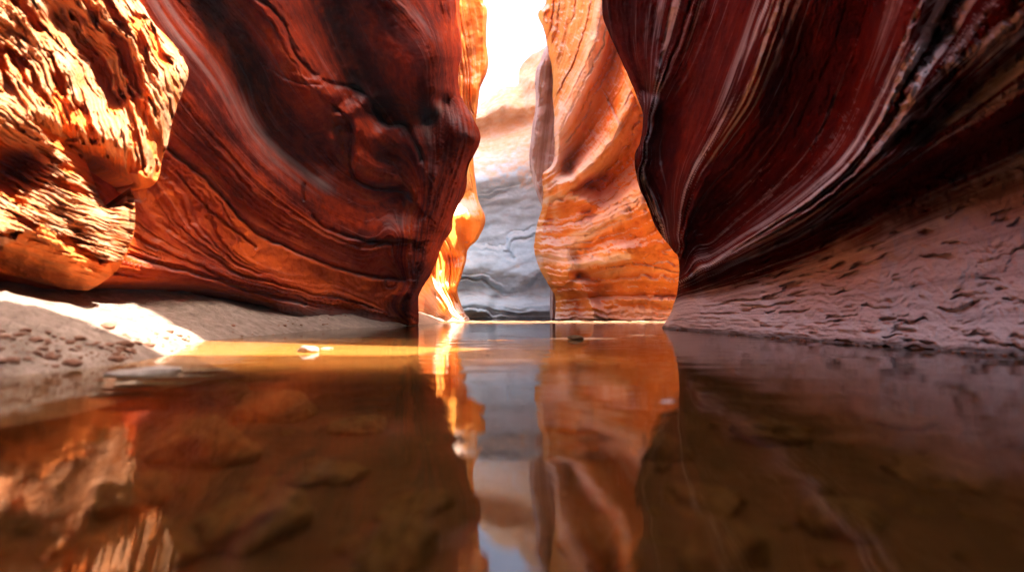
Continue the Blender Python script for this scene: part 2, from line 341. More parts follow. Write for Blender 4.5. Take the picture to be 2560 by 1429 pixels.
# ================================================================== RIGHT WALL
def right_wall():
    sil = jag([(1455, -460), (1480, -200), (1504, 0), (1509, 50), (1533, 107), (1566, 181), (1597, 255), (1608, 296), (1600, 356), (1588, 386), (1590, 437), (1603, 480), (1616, 507), (1641, 570), (1682, 626), (1696, 645), (1696, 718), (1682, 765), (1670, 793), (1655, 819)], 3, 15)
    bot = jag([(1655, 819), (1750, 828), (1900, 841), (2050, 853), (2200, 865), (2400, 878), (2560, 889), (2900, 918)], 3, 17)
    G = coons([(1455, -460), (2900, -460)], bot, sil, [(2900, -460), (2900, 918)], 520, 510)
    px, py = G[..., 0], G[..., 1]
    base = np.log(np.interp(px, [1450, 1655, 1750, 1900, 2050, 2200, 2400, 2560, 2900], [14.4, 13.4, 10.9, 8.45, 7.0, 5.98, 5.16, 4.62, 3.63]))
    R = RBF([
        ([(1655, 819), (1900, 841), (2200, 865), (2560, 889), (2900, 918)], 0),
        ([(1700, 770), (1850, 780), (2100, 770), (2350, 740), (2600, 720), (2900, 700)], [-.02, -.05, -.09, -.10]),
        ([(1700, 735), (1850, 690), (2000, 640), (2200, 575), (2400, 560), (2600, 570), (2900, 560)], [-.05, -.10, -.14, -.16, -.17]),
        ([(1700, 722), (1800, 690), (1950, 620), (2100, 545), (2300, 435), (2560, 300), (2900, 140)], [-.05, -.10, -.17, -.22, -.22]),
        ([(1720, 700), (1830, 650), (1960, 590), (2100, 520), (2300, 390), (2560, 240), (2900, 60)], [-.0, -.03, -.06, -.10, -.10]),
        ([(1740, 680), (1850, 615), (1960, 545), (2080, 455), (2160, 370), (2220, 250), (2290, 0), (2340, -200)], [-.02, -.01, .0, .01, .02]),
        ([(1760, 620), (1860, 560), (1960, 480), (2060, 380), (2130, 260), (2200, 0), (2240, -200)], [-.08, -.13, -.15, -.12, -.06]),
        ([(1740, 560), (1800, 480), (1860, 400), (1950, 250), (2040, 0), (2080, -200)], [-.06, -.09, -.09, -.06, -.03]),
        ([(1700, 600), (1705, 530), (1740, 430), (1800, 330), (1860, 220), (1945, 0), (2000, -200)], [.03, .04, .05, .05, .04]),
        ([(1660, 580), (1650, 450), (1665, 350), (1720, 200), (1800, 0), (1850, -200)], [-.01, -.02, -.03, -.03]),
        ([(1605, 440), (1620, 330), (1640, 220), (1690, 60), (1720, -60), (1750, -200)], [.03, .04, .04, .03]),
        ([(1545, 60), (1590, 180), (1620, 230)], -.04),
        ([(2240, 350), (2350, 230), (2460, 120), (2600, -10), (2700, -120)], [-.03, -.02, .0, .02]),
        ([(2300, 330), (2450, 230), (2650, 80), (2900, -100)], [-.11, -.11, -.1]),
        ([(2330, 100), (2400, -50)], -.06),
        ([(2300, -150), (2900, -200)], 0),
    ], 'lin', 45)
    FL = RBF([
        ([(1655, 819), (1900, 841), (2200, 865), (2560, 889), (2900, 918)], -3),
        ([(1690, 780), (1900, 770), (2200, 740), (2560, 690), (2900, 650)], -1.6),
        ([(1700, 740), (1850, 700), (2100, 610), (2300, 510), (2560, 400), (2900, 250)], 0),
        ([(1710, 715), (1850, 650), (2000, 580), (2150, 480), (2300, 370), (2560, 190), (2900, -40)], 1.2),
        ([(1720, 690), (1850, 610), (1960, 545), (2080, 455), (2160, 370), (2230, 250), (2320, 80), (2380, -50)], 2.4),
        ([(1715, 640), (1800, 560), (1900, 460), (2000, 330), (2080, 150), (2130, 0), (2180, -200)], 4),
        ([(1700, 600), (1712, 520), (1745, 430), (1810, 330), (1870, 220), (1950, 0), (2010, -200)], 6),
        ([(1690, 610), (1680, 500), (1690, 400), (1740, 250), (1830, 0), (1890, -200)], 8),
        ([(1640, 540), (1605, 440), (1620, 330), (1645, 220), (1700, 50), (1760, -200)], 10),
        ([(1590, 400), (1605, 300), (1600, 220), (1570, 100), (1560, -100)], 12),
    ], 'tps', 60)
    phi = FL(px, py); r = R(px, py)
    edge = np.linspace(0, 1, px.shape[1])[None, :] * np.ones_like(px)
    r = r - 0.025 * (1 - sstep(0.0, 0.015, edge))**2
    upper = sstep(-1.0, 0.6, phi)
    r = r + strata(phi, px, py, 41, 0.026, ((0.8, 1.0), (1.9, 0.75), (4.1, 0.3)), 0.25) * upper * (0.30 + 0.9 * np.exp(-((phi - 6.1) / 1.0)**2) + 0.45 * np.exp(-((phi - 10.1) / .9)**2) + 0.9 * np.exp(-((phi - 1.8) / 1.2)**2))
    # pitted pale apron: short slots that follow the bedding
    wx = phi * 2.6 + 0.5 * fbm(px / 90, py / 90, 51, 3)
    pit = noise(px / 85 - py / 260, wx * 2.4, 52) + 0.55 * noise(px / 36, wx * 4.6, 53) + 0.5 * noise(px / 260, wx * .8, 57) - 0.16
    pm = sstep(1.2, -0.4, phi) * sstep(1690, 1900, px)
    r = r - pm * 0.016 * sstep(0.2, 0.7, pit) + pm * (.003 + .006 * sstep(-.1, .4, noise(px / 160, wx * .9, 59))) * ridged(px / 80, wx * 2.6, 54, 5, .62)
    r = r + 0.014 * fbm(px / 140, py / 140, 55, 4) * (0.4 + 0.6 * upper) + 0.006 * fbm(px / 25, wx * 3, 56, 4) + .002 * fbm(px / 11, py / 11, 58, 3)
    Y = np.exp(base - r); P = world(px, py, Y)
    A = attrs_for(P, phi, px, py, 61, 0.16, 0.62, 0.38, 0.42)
    ap = sstep(0.5, -1.2, phi + 0.5 * fbm(px / 120, py / 120, 64, 4)) * 1.0
    xx = 0  # pale strata streaks, also painting sky light on the ledges
    for f0, wd, am in ((10.1, .55, .9), (6.1, .75, 1.0), (2.3, .6, .9), (1.2, .25, .5)):
        xx = np.maximum(xx, am * np.exp(-((phi - f0) / wd)**2) * sstep(0.0, 0.45, noise(phi * 5.5 + .5 * fbm(px / 120, py / 120, 66, 3), (px - py) / 500, 67) + .5 * noise(phi * 13, (px - py) / 260, 68) + .12))
    for pts, wd in (([(2215, 370), (2260, 300), (2350, 205), (2460, 110), (2600, -15), (2700, -120)], 15), ([(2255, 200), (2300, 100), (2350, -20)], 10), ([(2330, 250), (2420, 190), (2560, 80)], 12)):
        d, _ = sdist(px + 10 * fbm(px / 50, py / 50, 69, 3), py, pts); xx = np.maximum(xx, .75 * np.exp(-(d / wd)**2) * sstep(-.1, .4, noise(px / 60 + py / 40, (py + .9 * px) / 14, 70) + .2))
    A['dust_skylight'] = np.maximum(A['dust_skylight'] * .2, xx)
    A['dust_skylight'] = np.clip(np.maximum(A['dust_skylight'], ap - 0.15 * pm * sstep(0.2, 0.5, pit)), 0, 1)
    E = P[:, 0]; sl = E[:, 0] / E[:, 1]; cols = []
    for dy, c in ((.12, .05), (.4, .18), (.8, .5), (1.2, 1.2), (1.3, 2.0), (1.2, 5.0), (0.5, 13.0)):
        q = E.copy(); q[:, 1] += dy; q[:, 0] = E[:, 0] + dy * sl + c; q[:, 2] += dy * 0.02; cols.append(q)
    P2 = padc(P, cols, -1)
    E0 = P[:, -1]; rc = []
    for yy in list(np.arange(3.4, -3.0, -0.2)) + [-4, -6, -9, -12, -16, -20]:
        q = E0.copy(); q[:, 1] = yy + 0.6 * (E0[:, 1] - 3.63) * max(0, (yy + 3) / 6.4); q[:, 0] = np.maximum(E0[:, 0], 4.2) + 0.25 * math.sin(yy * 1.3); rc.append(q)
    P2 = padc(P2, rc, 1)
    A = {k: padattr(v, len(cols), len(rc), 0, 0) for k, v in A.items()}
    SK = [(-20, 20), (-3, 19), (-0.6, 18), (0.2, 16), (0.4, 12.6), (0.6, 10.0), (0.7, 9.2), (1.6, 7.7), (3.6, 6.3), (4.02, 6.1), (4.10, 9), (4.15, 14), (4.25, 20), (6, 23), (8, 24), (14, 25), (30, 25)]  # unseen skyline above the wall, its notch shaped for the sunbeam
    P2, nr = rim_rows(P2, lambda y: np.interp(y, [s[0] for s in SK], [s[1] for s in SK]), 1, seed=6, n=18, lean=lambda y: np.interp(y, [-10, -3, 0, 4.8, 7, 14, 17], [-.16, -.16, 0, 0, -.10, -.10, 0]))
    A = {k: padattr(v, 0, 0, nr, 0) for k, v in A.items()}
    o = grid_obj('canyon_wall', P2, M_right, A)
    tag(o, 'dark crimson wall with fanning pale streaks and a pitted grey foot in the water', 'rock wall', 'canyon walls', 'thing')
right_wall()

# ================================================================== ORANGE FIN
def fin():
    ls = jag([(1370, -120), (1365, 0), (1345, 34), (1358, 74), (1372, 134), (1382, 188), (1382, 255), (1386, 300), (1382, 403), (1356, 440), (1358, 500), (1336, 601), (1345, 664), (1377, 721), (1389, 749), (1386, 806)], 4, 25)
    G = coons([(1370, -120), (1760, -120)], [(1386, 806), (1500, 808), (1640, 811), (1760, 815)], ls, [(1760, -120), (1760, 815)], 230, 470)
    px, py = G[..., 0], G[..., 1]
    base = np.log(np.interp(px, [1330, 1400, 1500, 1600, 1700, 1760], [29.7, 28.7, 27.0, 25.3, 23.6, 22.8]))
    R = RBF([
        ([(1386, 806), (1500, 808), (1760, 815)], 0), ([(1395, 750), (1480, 745), (1600, 742), (1740, 742)], -.03),
        ([(1385, 410), (1405, 320), (1450, 220), (1490, 120), (1510, 20), (1520, -100)], .05),
        ([(1380, 250), (1400, 180), (1420, 80), (1440, -60)], -.03),
        ([(1420, 430), (1455, 370), (1500, 270), (1535, 150), (1560, 0)], -.05),
        ([(1365, 470), (1430, 440), (1500, 380), (1550, 300), (1575, 200), (1600, 50)], .045),
        ([(1470, 470), (1560, 400), (1640, 300)], -.05),
        ([(1370, 505), (1430, 490), (1470, 500)], .03), ([(1385, 545)], -.005),
        ([(1480, 525), (1475, 535)], .004), ([(1445, 550), (1425, 600)], .03),
        ([(1400, 640), (1480, 570), (1560, 520), (1680, 430)], .035),
        ([(1440, 640), (1500, 615), (1580, 590), (1700, 570)], .02),
        ([(1435, 665), (1490, 655), (1560, 640)], .045), ([(1560, 655), (1640, 660), (1720, 660)], .0),
        ([(1440, 690), (1500, 690), (1560, 700)], -.02), ([(1345, 640), (1380, 690), (1430, 690)], .02),
        ([(1400, 770), (1460, 770)], -.03), ([(1450, 705), (1475, 740), (1490, 790)], .015),
    ], 'lin', 30)
    FL = RBF([
        ([(1386, 806), (1500, 808), (1760, 815)], -1.2), ([(1390, 745), (1500, 740), (1760, 735)], 0), ([(1350, 665), (1440, 680), (1560, 655), (1760, 655)], 1.2),
        ([(1345, 600), (1450, 605), (1550, 570), (1650, 520), (1750, 470)], 2.4), ([(1360, 520), (1450, 490), (1540, 410), (1600, 330), (1650, 220)], 4),
        ([(1385, 420), (1450, 370), (1520, 280), (1566, 185), (1590, 0)], 5.5), ([(1385, 310), (1430, 220), (1490, 90), (1515, -50)], 7.5),
        ([(1375, 170), (1400, 100), (1430, -80)], 9), ([(1345, 50), (1370, -100)], 10.5)], 'tps', 40)
    phi = FL(px, py); r = 1.1 * R(px, py)
    edge = np.linspace(0, 1, px.shape[1])[None, :] * np.ones_like(px)
    r = r - 0.05 * (1 - sstep(0.0, 0.05, edge))**2
    r = r + strata(phi, px, py, 71, 0.013, ((0.75, 1.5), (1.7, 1.0), (3.6, .45), (8, .15)), 0.4, False, .22) + 0.012 * fbm(px / 60, py / 60, 72, 6) + .006 * ridged(px / 34 + py / 120, py / 60 - px / 90, 73, 4, .6) + .0016 * fbm(px / 9, py / 9, 74, 2)
    for pts, a, wd, st in [([(1392, 750), (1480, 743), (1600, 738), (1700, 740)], .012, 2.5, .004), ([(1545, 640), (1590, 655), (1700, 680)], .01, 2.5, 0),
                           ([(1520, 250), (1535, 275), (1545, 300)], .02, 3, .006), ([(1590, 250), (1560, 190)], .012, 3, .006), ([(1435, 662), (1455, 705), (1478, 740), (1492, 800)], .006, 4, .010)]:
        r = groove(r, px, py, pts, a, wd, st, wob=3)
    P = world(px, py, np.exp(base - r))
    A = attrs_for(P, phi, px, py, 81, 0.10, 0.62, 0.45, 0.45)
    bands = 0  # pale strata bands, also painting soft sky light along the ridges
    for pts, wd, am in [([(1390, 400), (1405, 320), (1450, 220), (1490, 120), (1510, 20), (1520, -100)], 34, 1.0), ([(1365, 470), (1430, 440), (1500, 380), (1550, 300), (1572, 200)], 12, .9), ([(1400, 640), (1480, 570), (1560, 520), (1680, 430)], 22, .9), ([(1370, 505), (1430, 492), (1475, 500)], 10, .8),
                        ([(1435, 665), (1490, 652), (1570, 640)], 11, 1.0), ([(1350, 650), (1390, 640), (1420, 620)], 14, .7), ([(1380, 560), (1400, 470), (1440, 430)], 10, .5)]:
        d, _ = sdist(px + 10 * fbm(px / 40, py / 40, 83, 3), py + 10 * fbm(px / 40 + 5, py / 40, 84, 3), pts); bands = np.maximum(bands, am * np.exp(-(d / wd)**2))
    A['tone'] = A['tone'] - .04 + .7 * bands; A['dust_skylight'] = np.maximum(.8 * A['dust_skylight'], bands * sstep(-.35, .35, noise(phi * 7, (px + py) / 160, 85) + .5 * noise(phi * 17, (px + py) / 90, 86)) * .95)
    A['dust_skylight'] = np.clip(A['dust_skylight'] + 0.5 * sstep(765, 800, py + 10 * fbm(px / 40, py / 40, 5, 3)), 0, 1)
    E = P[:, 0]; sl = E[:, 0] / E[:, 1]; cols = []
    for dy, c in ((.15, .06), (.6, .3), (2, .8), (5, 2.2), (9, 4), (16, 6), (18, 14)):
        q = E.copy(); q[:, 1] += dy; q[:, 0] = E[:, 0] + dy * sl + c; cols.append(q)
    P2 = padc(P, cols, -1)
    E0 = P[:, -1]; rc = []
    for dx, dy in ((1.5, .1), (4, .6), (8, 1)):
        q = E0.copy(); q[:, 0] += dx; q[:, 1] += dy; rc.append(q)
    P2 = padc(P2, rc, 1)
    A = {k: padattr(v, len(cols), len(rc), 0, 0) for k, v in A.items()}
    P2, nr = rim_rows(P2, lambda y: np.interp(y, [18, 27, 30, 34, 46], [28, 27, 27, 42, 42]), 1, seed=9, lean=0.05)  # unseen back rim, raised to keep sun off the far cliff
    A = {k: padattr(v, 0, 0, nr, 0) for k, v in A.items()}
    o = grid_obj('rock_fin', P2, M_fin, A)
    tag(o, 'glowing orange twisted fin of banded rock between the crimson wall and the pale gap', 'rock fin', None, 'thing')
fin()

# ================================================================== BUTTRESS behind the left wall
def buttress():
    rs = jag([(1205, -120), (1209, 0), (1218, 24), (1216, 105), (1221, 164), (1207, 206), (1199, 227), (1193, 276), (1186, 340), (1184, 400), (1188, 450), (1196, 497), (1213, 548), (1196, 595), (1171, 620), (1165, 652), (1152, 696), (1143, 727), (1155, 765), (1180, 806)], 3, 35)
    G = coons([(1030, -120), (1205, -120)], [(1030, 814), (1090, 811), (1180, 806)], [(1030, -120), (1030, 814)], rs, 130, 440)
    px, py = G[..., 0], G[..., 1]
    base = np.log(np.interp(px, [1030, 1060, 1090, 1130, 1170, 1225], [25.0, 24.2, 23.8, 24.2, 25.4, 26.6]))
    R = RBF([
        ([(860, 812), (1040, 810), (1180, 806)], .04),
        ([(860, -100), (1100, -100), (1200, -100)], 0), ([(1160, 0), (1170, 150), (1160, 260)], -.02), ([(1195, 0), (1200, 150), (1185, 220)], .02),
        ([(1160, 420), (1165, 500)], .0), ([(1160, 540), (1200, 545)], .05), ([(1150, 580), (1165, 610)], -.01),
        ([(1136, 555), (1125, 595), (1105, 630), (1094, 660), (1092, 715), (1120, 765), (1160, 800)], .03),
        ([(1115, 640), (1120, 700), (1140, 760)], -.03), ([(1145, 660), (1135, 720)], -.01),
        ([(1060, 730), (1080, 770), (1110, 800)], .02), ([(1040, 700), (980, 700), (860, 700)], -.03), ([(1000, 600), (1000, 300)], -.04)], 'lin', 30)
    FL = RBF([([(860, 812), (1040, 812), (1180, 808)], 0), ([(1000, 700), (1060, 740), (1110, 790)], 1.2), ([(1080, 640), (1095, 720), (1150, 795)], 2.5), ([(1100, 560), (1140, 650), (1140, 730)], 4),
              ([(1120, 450), (1170, 540), (1165, 610)], 5), ([(1160, 300), (1190, 450), (1205, 545)], 6), ([(1150, 0), (1175, 150), (1180, 270)], 7.5), ([(1200, -50), (1215, 80), (1210, 180)], 9), ([(860, -100), (900, 400)], 3)], 'tps', 40)
    phi = FL(px, py); r = R(px, py)
    edge = np.linspace(0, 1, px.shape[1])[None, :] * np.ones_like(px)
    r = r - 0.05 * sstep(0.94, 1.0, edge)**2
    r = r + strata(phi, px, py, 91, 0.014, ((1.5, 1.0), (3.5, 0.6)), 0.3) + 0.010 * fbm(px / 50, py / 50, 92, 5)
    P = world(px, py, np.exp(base - r))
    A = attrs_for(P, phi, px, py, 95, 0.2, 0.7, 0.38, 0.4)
    A['dust_skylight'] = np.clip(A['dust_skylight'] + 0.8 * sstep(690, 740, py + 20 * fbm(px / 40, py / 40, 5, 3)) * sstep(1110, 1080, px) + .5 * sstep(760, 800, py), 0, 1)
    E = P[:, -1]; sl = E[:, 0] / E[:, 1]; cols = []
    for dy, c in ((.15, .06), (.6, .3), (2, .9), (4, 4), (5, 14)):
        q = E.copy(); q[:, 1] += dy; q[:, 0] = E[:, 0] + dy * sl - c; cols.append(q)
    P2 = padc(P, cols, 1)
    E0 = P[:, 0]; lc = []
    for k, (ax, ay) in enumerate(crom([(-5.0, 25.5), (-6.0, 25.4), (-6.9, 24.6), (-7.2, 23.0), (-7.0, 21.0), (-6.6, 19.2), (-7.5, 18.4), (-10, 18.2)], 60)):  # unseen alcove, added to bounce sun onto the fin
        q = E0.copy(); t = 0.35 * fbm(q[:, 2] * 0.4 + 0 * q[:, 0], 0 * q[:, 0] + k * 0.12, 97, 4)
        q[:, 0] = ax + t - 0.06 * q[:, 2]; q[:, 1] = ay + 0.3 * t; lc.append(q)
    P2 = padc(P2, lc, -1); A = {k: padattr(v, len(lc), len(cols), 0, 0) for k, v in A.items()}
    P2, nr = rim_rows(P2, lambda y: np.interp(y, [20, 25.2, 25.8, 30], [26, 26, 17, 17]), -1, seed=19, lean=0.08)
    A = {k: padattr(v, 0, 0, nr, 0) for k, v in A.items()}
    o = grid_obj('rock_buttress', P2, M_butt, A)
    tag(o, 'orange buttress with a thin sunlit strip at its foot, half hidden by the dark wall', 'rock buttress', None, 'thing')
buttress()

# ================================================================== COLUMN and FAR CLIFF
def column():
    ls = jag([(1372, 100), (1352, 150), (1338, 185), (1338, 269), (1328, 336), (1323, 403), (1331, 447), (1348, 500), (1375, 560)], 3, 45)
    G = coons([(1372, 100), (1450, 80)], [(1375, 560), (1450, 590)], ls, [(1450, 80), (1450, 590)], 70, 230)
    px, py = G[..., 0], G[..., 1]
    phi = (px - 1330) / 18 + (py - 300) / 160
    edge = np.linspace(0, 1, px.shape[1])[None, :] * np.ones_like(px); tt = np.linspace(0, 1, px.shape[0])[:, None] * np.ones_like(px)
    r = -0.05 * (1 - sstep(0.0, 0.12, edge))**2 - 0.10 * (1 - sstep(0, 0.12, tt))**2 - 0.06 * sstep(.85, 1, tt)**2 + .02 * np.sin(edge * 7 + tt * 3) + strata(phi, px, py, 101, .012) + .012 * fbm(px / 40, py / 40, 102, 5)
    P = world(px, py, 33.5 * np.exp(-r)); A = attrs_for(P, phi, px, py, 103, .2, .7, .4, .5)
    E = P[:, 0]; cols = []
    for dy, c in ((.2, .08), (1, .5), (3, 2), (3.5, 8)):
        q = E.copy(); q[:, 1] += dy; q[:, 0] = E[:, 0] * (1 + dy / 31.5) + c; cols.append(q)
    P2 = padc(P, cols, -1); A = {k: padattr(v, len(cols), 0, 0, 0) for k, v in A.items()}
    bt = P2[-1:].copy(); bt[..., 2] = -1.0; P2 = np.concatenate([P2, bt], 0)
    tp = P2[:1].copy(); tp[..., 1] += 4; tp[..., 0] += 2.0; P2 = np.concatenate([tp, P2], 0)
    A = {k: padattr(v, 0, 0, 1, 1) for k, v in A.items()}
    o = grid_obj('rock_pillar', P2, M_col, A)
    tag(o, 'narrow grey purple pillar with an orange top, wedged between orange fin and pale far cliff', 'rock pillar', None, 'thing')
column()
def far_cliff():
    top = jag([(1080, 330), (1150, 300), (1194, 282), (1200, 262), (1237, 232), (1261, 218), (1294, 212), (1298, 175), (1321, 144), (1352, 124), (1380, 105), (1480, 60)], 5, 55)
    G = coons(top, [(1080, 800), (1480, 800)], [(1080, 330), (1080, 800)], [(1480, 60), (1480, 800)], 220, 360)
    px, py = G[..., 0], G[..., 1]
    R = RBF([([(1080, 800), (1480, 800)], 0), ([(1100, 760), (1200, 755), (1300, 770), (1420, 760)], .0), ([(1080, 740), (1200, 735), (1240, 750), (1300, 730), (1400, 720)], -.03),
             ([(1140, 690), (1220, 690), (1300, 700), (1400, 680)], -.02), ([(1100, 620), (1250, 620), (1400, 600)], -.06), ([(1100, 530), (1250, 520), (1400, 500)], -.09),
             ([(1100, 440), (1200, 445), (1300, 425), (1420, 400)], -.08), ([(1100, 400), (1200, 380), (1300, 350), (1420, 320)], -.14), ([(1150, 330), (1240, 300), (1330, 290), (1420, 250)], -.20),
             ([(1150, 305), (1240, 275), (1330, 270)], -.17), ([(1200, 268), (1260, 225), (1310, 205), (1380, 115)], -.23), ([(1310, 250), (1330, 200)], -.20)], 'lin', 40)
    FL = RBF([([(1080, 800), (1480, 800)], 0), ([(1100, 740), (1200, 730), (1260, 750), (1400, 715)], 1.5), ([(1100, 620), (1250, 625), (1400, 600)], 3.5), ([(1100, 480), (1250, 470), (1330, 430), (1420, 380)], 6), ([(1100, 400), (1250, 360), (1350, 300)], 8), ([(1190, 290), (1270, 230), (1350, 150)], 11)], 'tps', 40)
    phi = FL(px, py)
    r = R(px, py) + strata(phi, px, py, 111, .0065, ((0.5, 1.0), (1.3, .5)), .9) + (.010 + .003 * sstep(300, 520, py)) * fbm(px / 150 + .004 * py, py / 80, 112, 3) + .0012 * fbm(px / 30, py / 14, 117, 4) + .004 * ridged(px / 26 , py / 40, 113, 3) * sstep(460, 330, py)
    P = world(px, py, 41.0 * np.exp(-r))
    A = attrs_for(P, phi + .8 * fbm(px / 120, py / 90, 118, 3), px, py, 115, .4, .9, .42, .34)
    up = sstep(570, 310, py + 45 * fbm(px / 70, py / 40, 116, 4) - 0.1 * (px - 1200))  # sunny peach above and blue shade below are painted into the tone
    A['tone'] = np.clip(A['tone'] * (1 - up) * 0.95 + up * (0.88 + 0.25 * (A['tone'] - .45)), 0.02, 1); A['dust_skylight'] = A['dust_skylight'] * .5 * (1 - up)
    bk = []
    for d in (1.5, 6, 20):
        q = P[:1].copy(); q[..., 1] += d; q[..., 2] += .02 * d; bk.append(q)
    P2 = np.concatenate(bk[::-1] + [P], 0); A = {k: padattr(v, 0, 0, 3, 0) for k, v in A.items()}
    l = P2[:, :1].copy(); l[..., 0] -= 20; l[..., 1] -= 6; rr = P2[:, -1:].copy(); rr[..., 0] += 20; rr[..., 1] -= 2
    P2 = np.concatenate([l, P2, rr], 1); A = {k: padattr(v, 1, 1, 0, 0) for k, v in A.items()}
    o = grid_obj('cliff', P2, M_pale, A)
    tag(o, 'far cliff closing the gap, peach at its sunny top and blue grey below', 'cliff', None, 'thing')
far_cliff()

# ================================================================== SUNLIT OUTCROP on the left
def lobe(name, G, baseY, R, seed, flow, parent, under):
    px, py = G[..., 0], G[..., 1]; ny, nx = px.shape
    r = R(px, py)
    wx = px + 16 * fbm(px / 120, py / 120, seed, 4); wy = py + 16 * fbm(px / 120 + 7, py / 120, seed + 1, 4)
    th = flow(px, py); c, s = np.cos(th), np.sin(th)
    u = wx * c + wy * s; v = -wx * s + wy * c
    n1 = noise(u / 190, v / 42, seed + 2) + 0.55 * noise(u / 80, v / 18, seed + 3) + 0.28 * noise(u / 36, v / 7.5, seed + 4) + .15 * noise(u / 14, v / 5, seed + 14)
    big = noise(u / 260 + 3, v / 110, seed + 5)
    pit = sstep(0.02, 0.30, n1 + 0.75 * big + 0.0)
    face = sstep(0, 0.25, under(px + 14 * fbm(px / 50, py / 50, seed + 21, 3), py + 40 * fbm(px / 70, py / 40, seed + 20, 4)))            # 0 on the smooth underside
    r = r - 0.036 * pit * face - 0.010 * sstep(0.1, 0.5, noise(u / 44, v / 9, seed + 7)) * face + 0.010 * fbm(u / 60, v / 14, seed + 8, 4) + .005 * ridged(u / 44, v / 7, seed + 15, 3) * face + .002 * fbm(px / 9, py / 9, seed + 16, 2) + 0.025 * fbm(px / 120, py / 120, seed + 9, 3) + (1 - face) * (.006 * fbm(px / 160, (py - .25 * px) / 9, seed + 22, 3) + .01 * fbm(px / 50, py / 30, seed + 23, 4))
    P = world(px, py, baseY(px) * np.exp(-r))
    A = dict(phi=v / 22 + .6 * fbm(px / 90, py / 90, seed + 11, 3), tone=(0.78 - 0.45 * pit) * face + .42 * (1 - face) + 0.3 * fbm(u / 90, v / 20, seed + 10, 3), dust_skylight=0.25 * (1 - pit) * face)  # tone paints sunlit ridges pale, shaded pits red, bounce orange underneath
    return P, A
def outcrop():
    root = bpy.data.objects.new('rock_outcrop', None); COL.objects.link(root); root.location = (-4.9, 6.0, 0.5)
    tag(root, 'sunlit cream and orange outcrop hollowed with dark pits, overhanging the pale sand bank', 'rock outcrop')
    # upper ledge
    rt = jag([(120, -430), (250, -150), (346, 0), (387, 60), (439, 116), (471, 176), (457, 228), (439, 274), (427, 323), (418, 366), (410, 387), (400, 430), (387, 460)], 5, 65)
    bt = jag([(-260, 330), (-100, 350), (60, 370), (160, 385), (225, 400), (290, 436), (334, 458), (366, 468), (387, 460)], 3, 66)
    G = coons(jag([(-260, -380), (-100, -430), (120, -430)], 14, 71), bt, [(-260, -380), (-260, 330)], rt, 330, 410)
    by = lambda x: np.interp(x, [-260, 0, 200, 350, 480], [4.3, 5.25, 5.95, 6.5, 6.95])
    R = RBF([([(-260, -400), (-260, 330)], 0), ([(-200, -400), (120, -430)], -.12), ([(-200, -300), (60, -300)], .0), ([(120, -430), (250, -150), (346, 0), (439, 116), (471, 176), (439, 274), (418, 366), (387, 460)], -.05), ([(225, -100), (300, 20), (400, 140), (420, 200), (395, 320), (370, 420)], .03),
             ([(-100, 352), (60, 372), (225, 402), (334, 460)], -.10), ([(60, 300), (200, 345), (300, 390), (360, 440)], .05), ([(100, -60), (120, 100), (170, 160)], .03), ([(130, 40), (200, 130), (290, 240)], -.03), ([(0, 0), (60, 150)], .02)], 'lin', 40)
    und = lambda x, y: np.clip((np.interp(x, [-260, 60, 225, 300, 366, 400], [290, 330, 355, 395, 440, 470]) - y) / 60 + .2, 0, 1)
    P1, A1 = lobe('u', G, by, R, 201, lambda x, y: np.full_like(x, 0.95) + .0006 * (y - 200), root, und)
    # lower ledge
    tp = jag([(-260, 60), (-60, 170), (60, 215), (130, 265), (190, 340), (225, 430), (262, 512), (296, 519), (316, 508), (318, 476), (327, 466)], 4, 67)
    rt2 = jag([(327, 466), (336, 500), (338, 543), (334, 586), (314, 636), (297, 671), (262, 702), (222, 725)], 3, 68)
    G2 = coons(tp, [(-260, 640), (-100, 668), (0, 680), (107, 702), (170, 720), (222, 725)], [(-260, 60), (-260, 640)], rt2, 300, 300)
    by2 = lambda x: np.interp(x, [-260, 0, 150, 340], [4.2, 5.1, 5.5, 6.1])
    R2 = RBF([([(-260, 60), (-60, 170), (60, 215), (130, 265), (225, 430), (262, 512)], -.06), ([(-260, 130), (-60, 240), (60, 280), (120, 330), (190, 460), (240, 540)], .03), ([(327, 470), (338, 543), (314, 636), (262, 702)], -.05), ([(300, 540), (300, 590), (280, 640), (230, 690)], .03),
              ([(-260, 640), (0, 680), (107, 702), (222, 725)], -.12), ([(-260, 560), (-50, 600), (80, 640), (180, 690)], -.02), ([(-260, 500), (0, 600), (60, 560), (110, 545), (200, 620), (280, 660)], .05), ([(30, 420), (80, 400)], -.08), ([(0, 520), (100, 500)], .02), ([(150, 530), (190, 590)], .03)], 'lin', 40)
    und2 = lambda x, y: np.clip((np.interp(x, [-260, 0, 60, 110, 200, 300], [560, 620, 575, 555, 635, 680]) - y) / 60 + .2, 0, 1)
    P2, A2 = lobe('l', G2, by2, R2, 231, lambda x, y: 0.75 - .0012 * (y - 400), root, und2)
    def close(P, A, right_only=False):
        # turn every outer edge back towards the wall so that the rock has a body
        def ring(E, k):
            q = E.copy(); c = P[P.shape[0] // 2, P.shape[1] // 2]
            q[:, 1] += (0.1, 0.45, 2.2)[k]; q[:, 0] = E[:, 0] * (1 + (0.1, 0.45, 2.2)[k] / E[:, 1]) - (0.03, 0.2, 0.9)[k]
            q[:, 2] += (0, .05, .25)[k] * np.sign(c[2] - E[:, 2]); return q
        Q = padc(P, [ring(P[:, -1], k) for k in range(3)], 1)
        Q = np.concatenate([Q] + [ring(Q[-1], k)[None] for k in range(3)], 0)
        Q = np.concatenate([ring(Q[0], 2)[None], ring(Q[0], 1)[None], ring(Q[0], 0)[None], Q], 0)
        return Q, {k: padattr(v, 0, 3, 3, 3) for k, v in A.items()}
    for nm, P, A in (('upper_ledge', P1, A1), ('lower_ledge', P2, A2)):
        Q, AA = close(P, A)
        o = grid_obj(nm, Q - np.array(root.location), M_tan, AA); o.parent = root
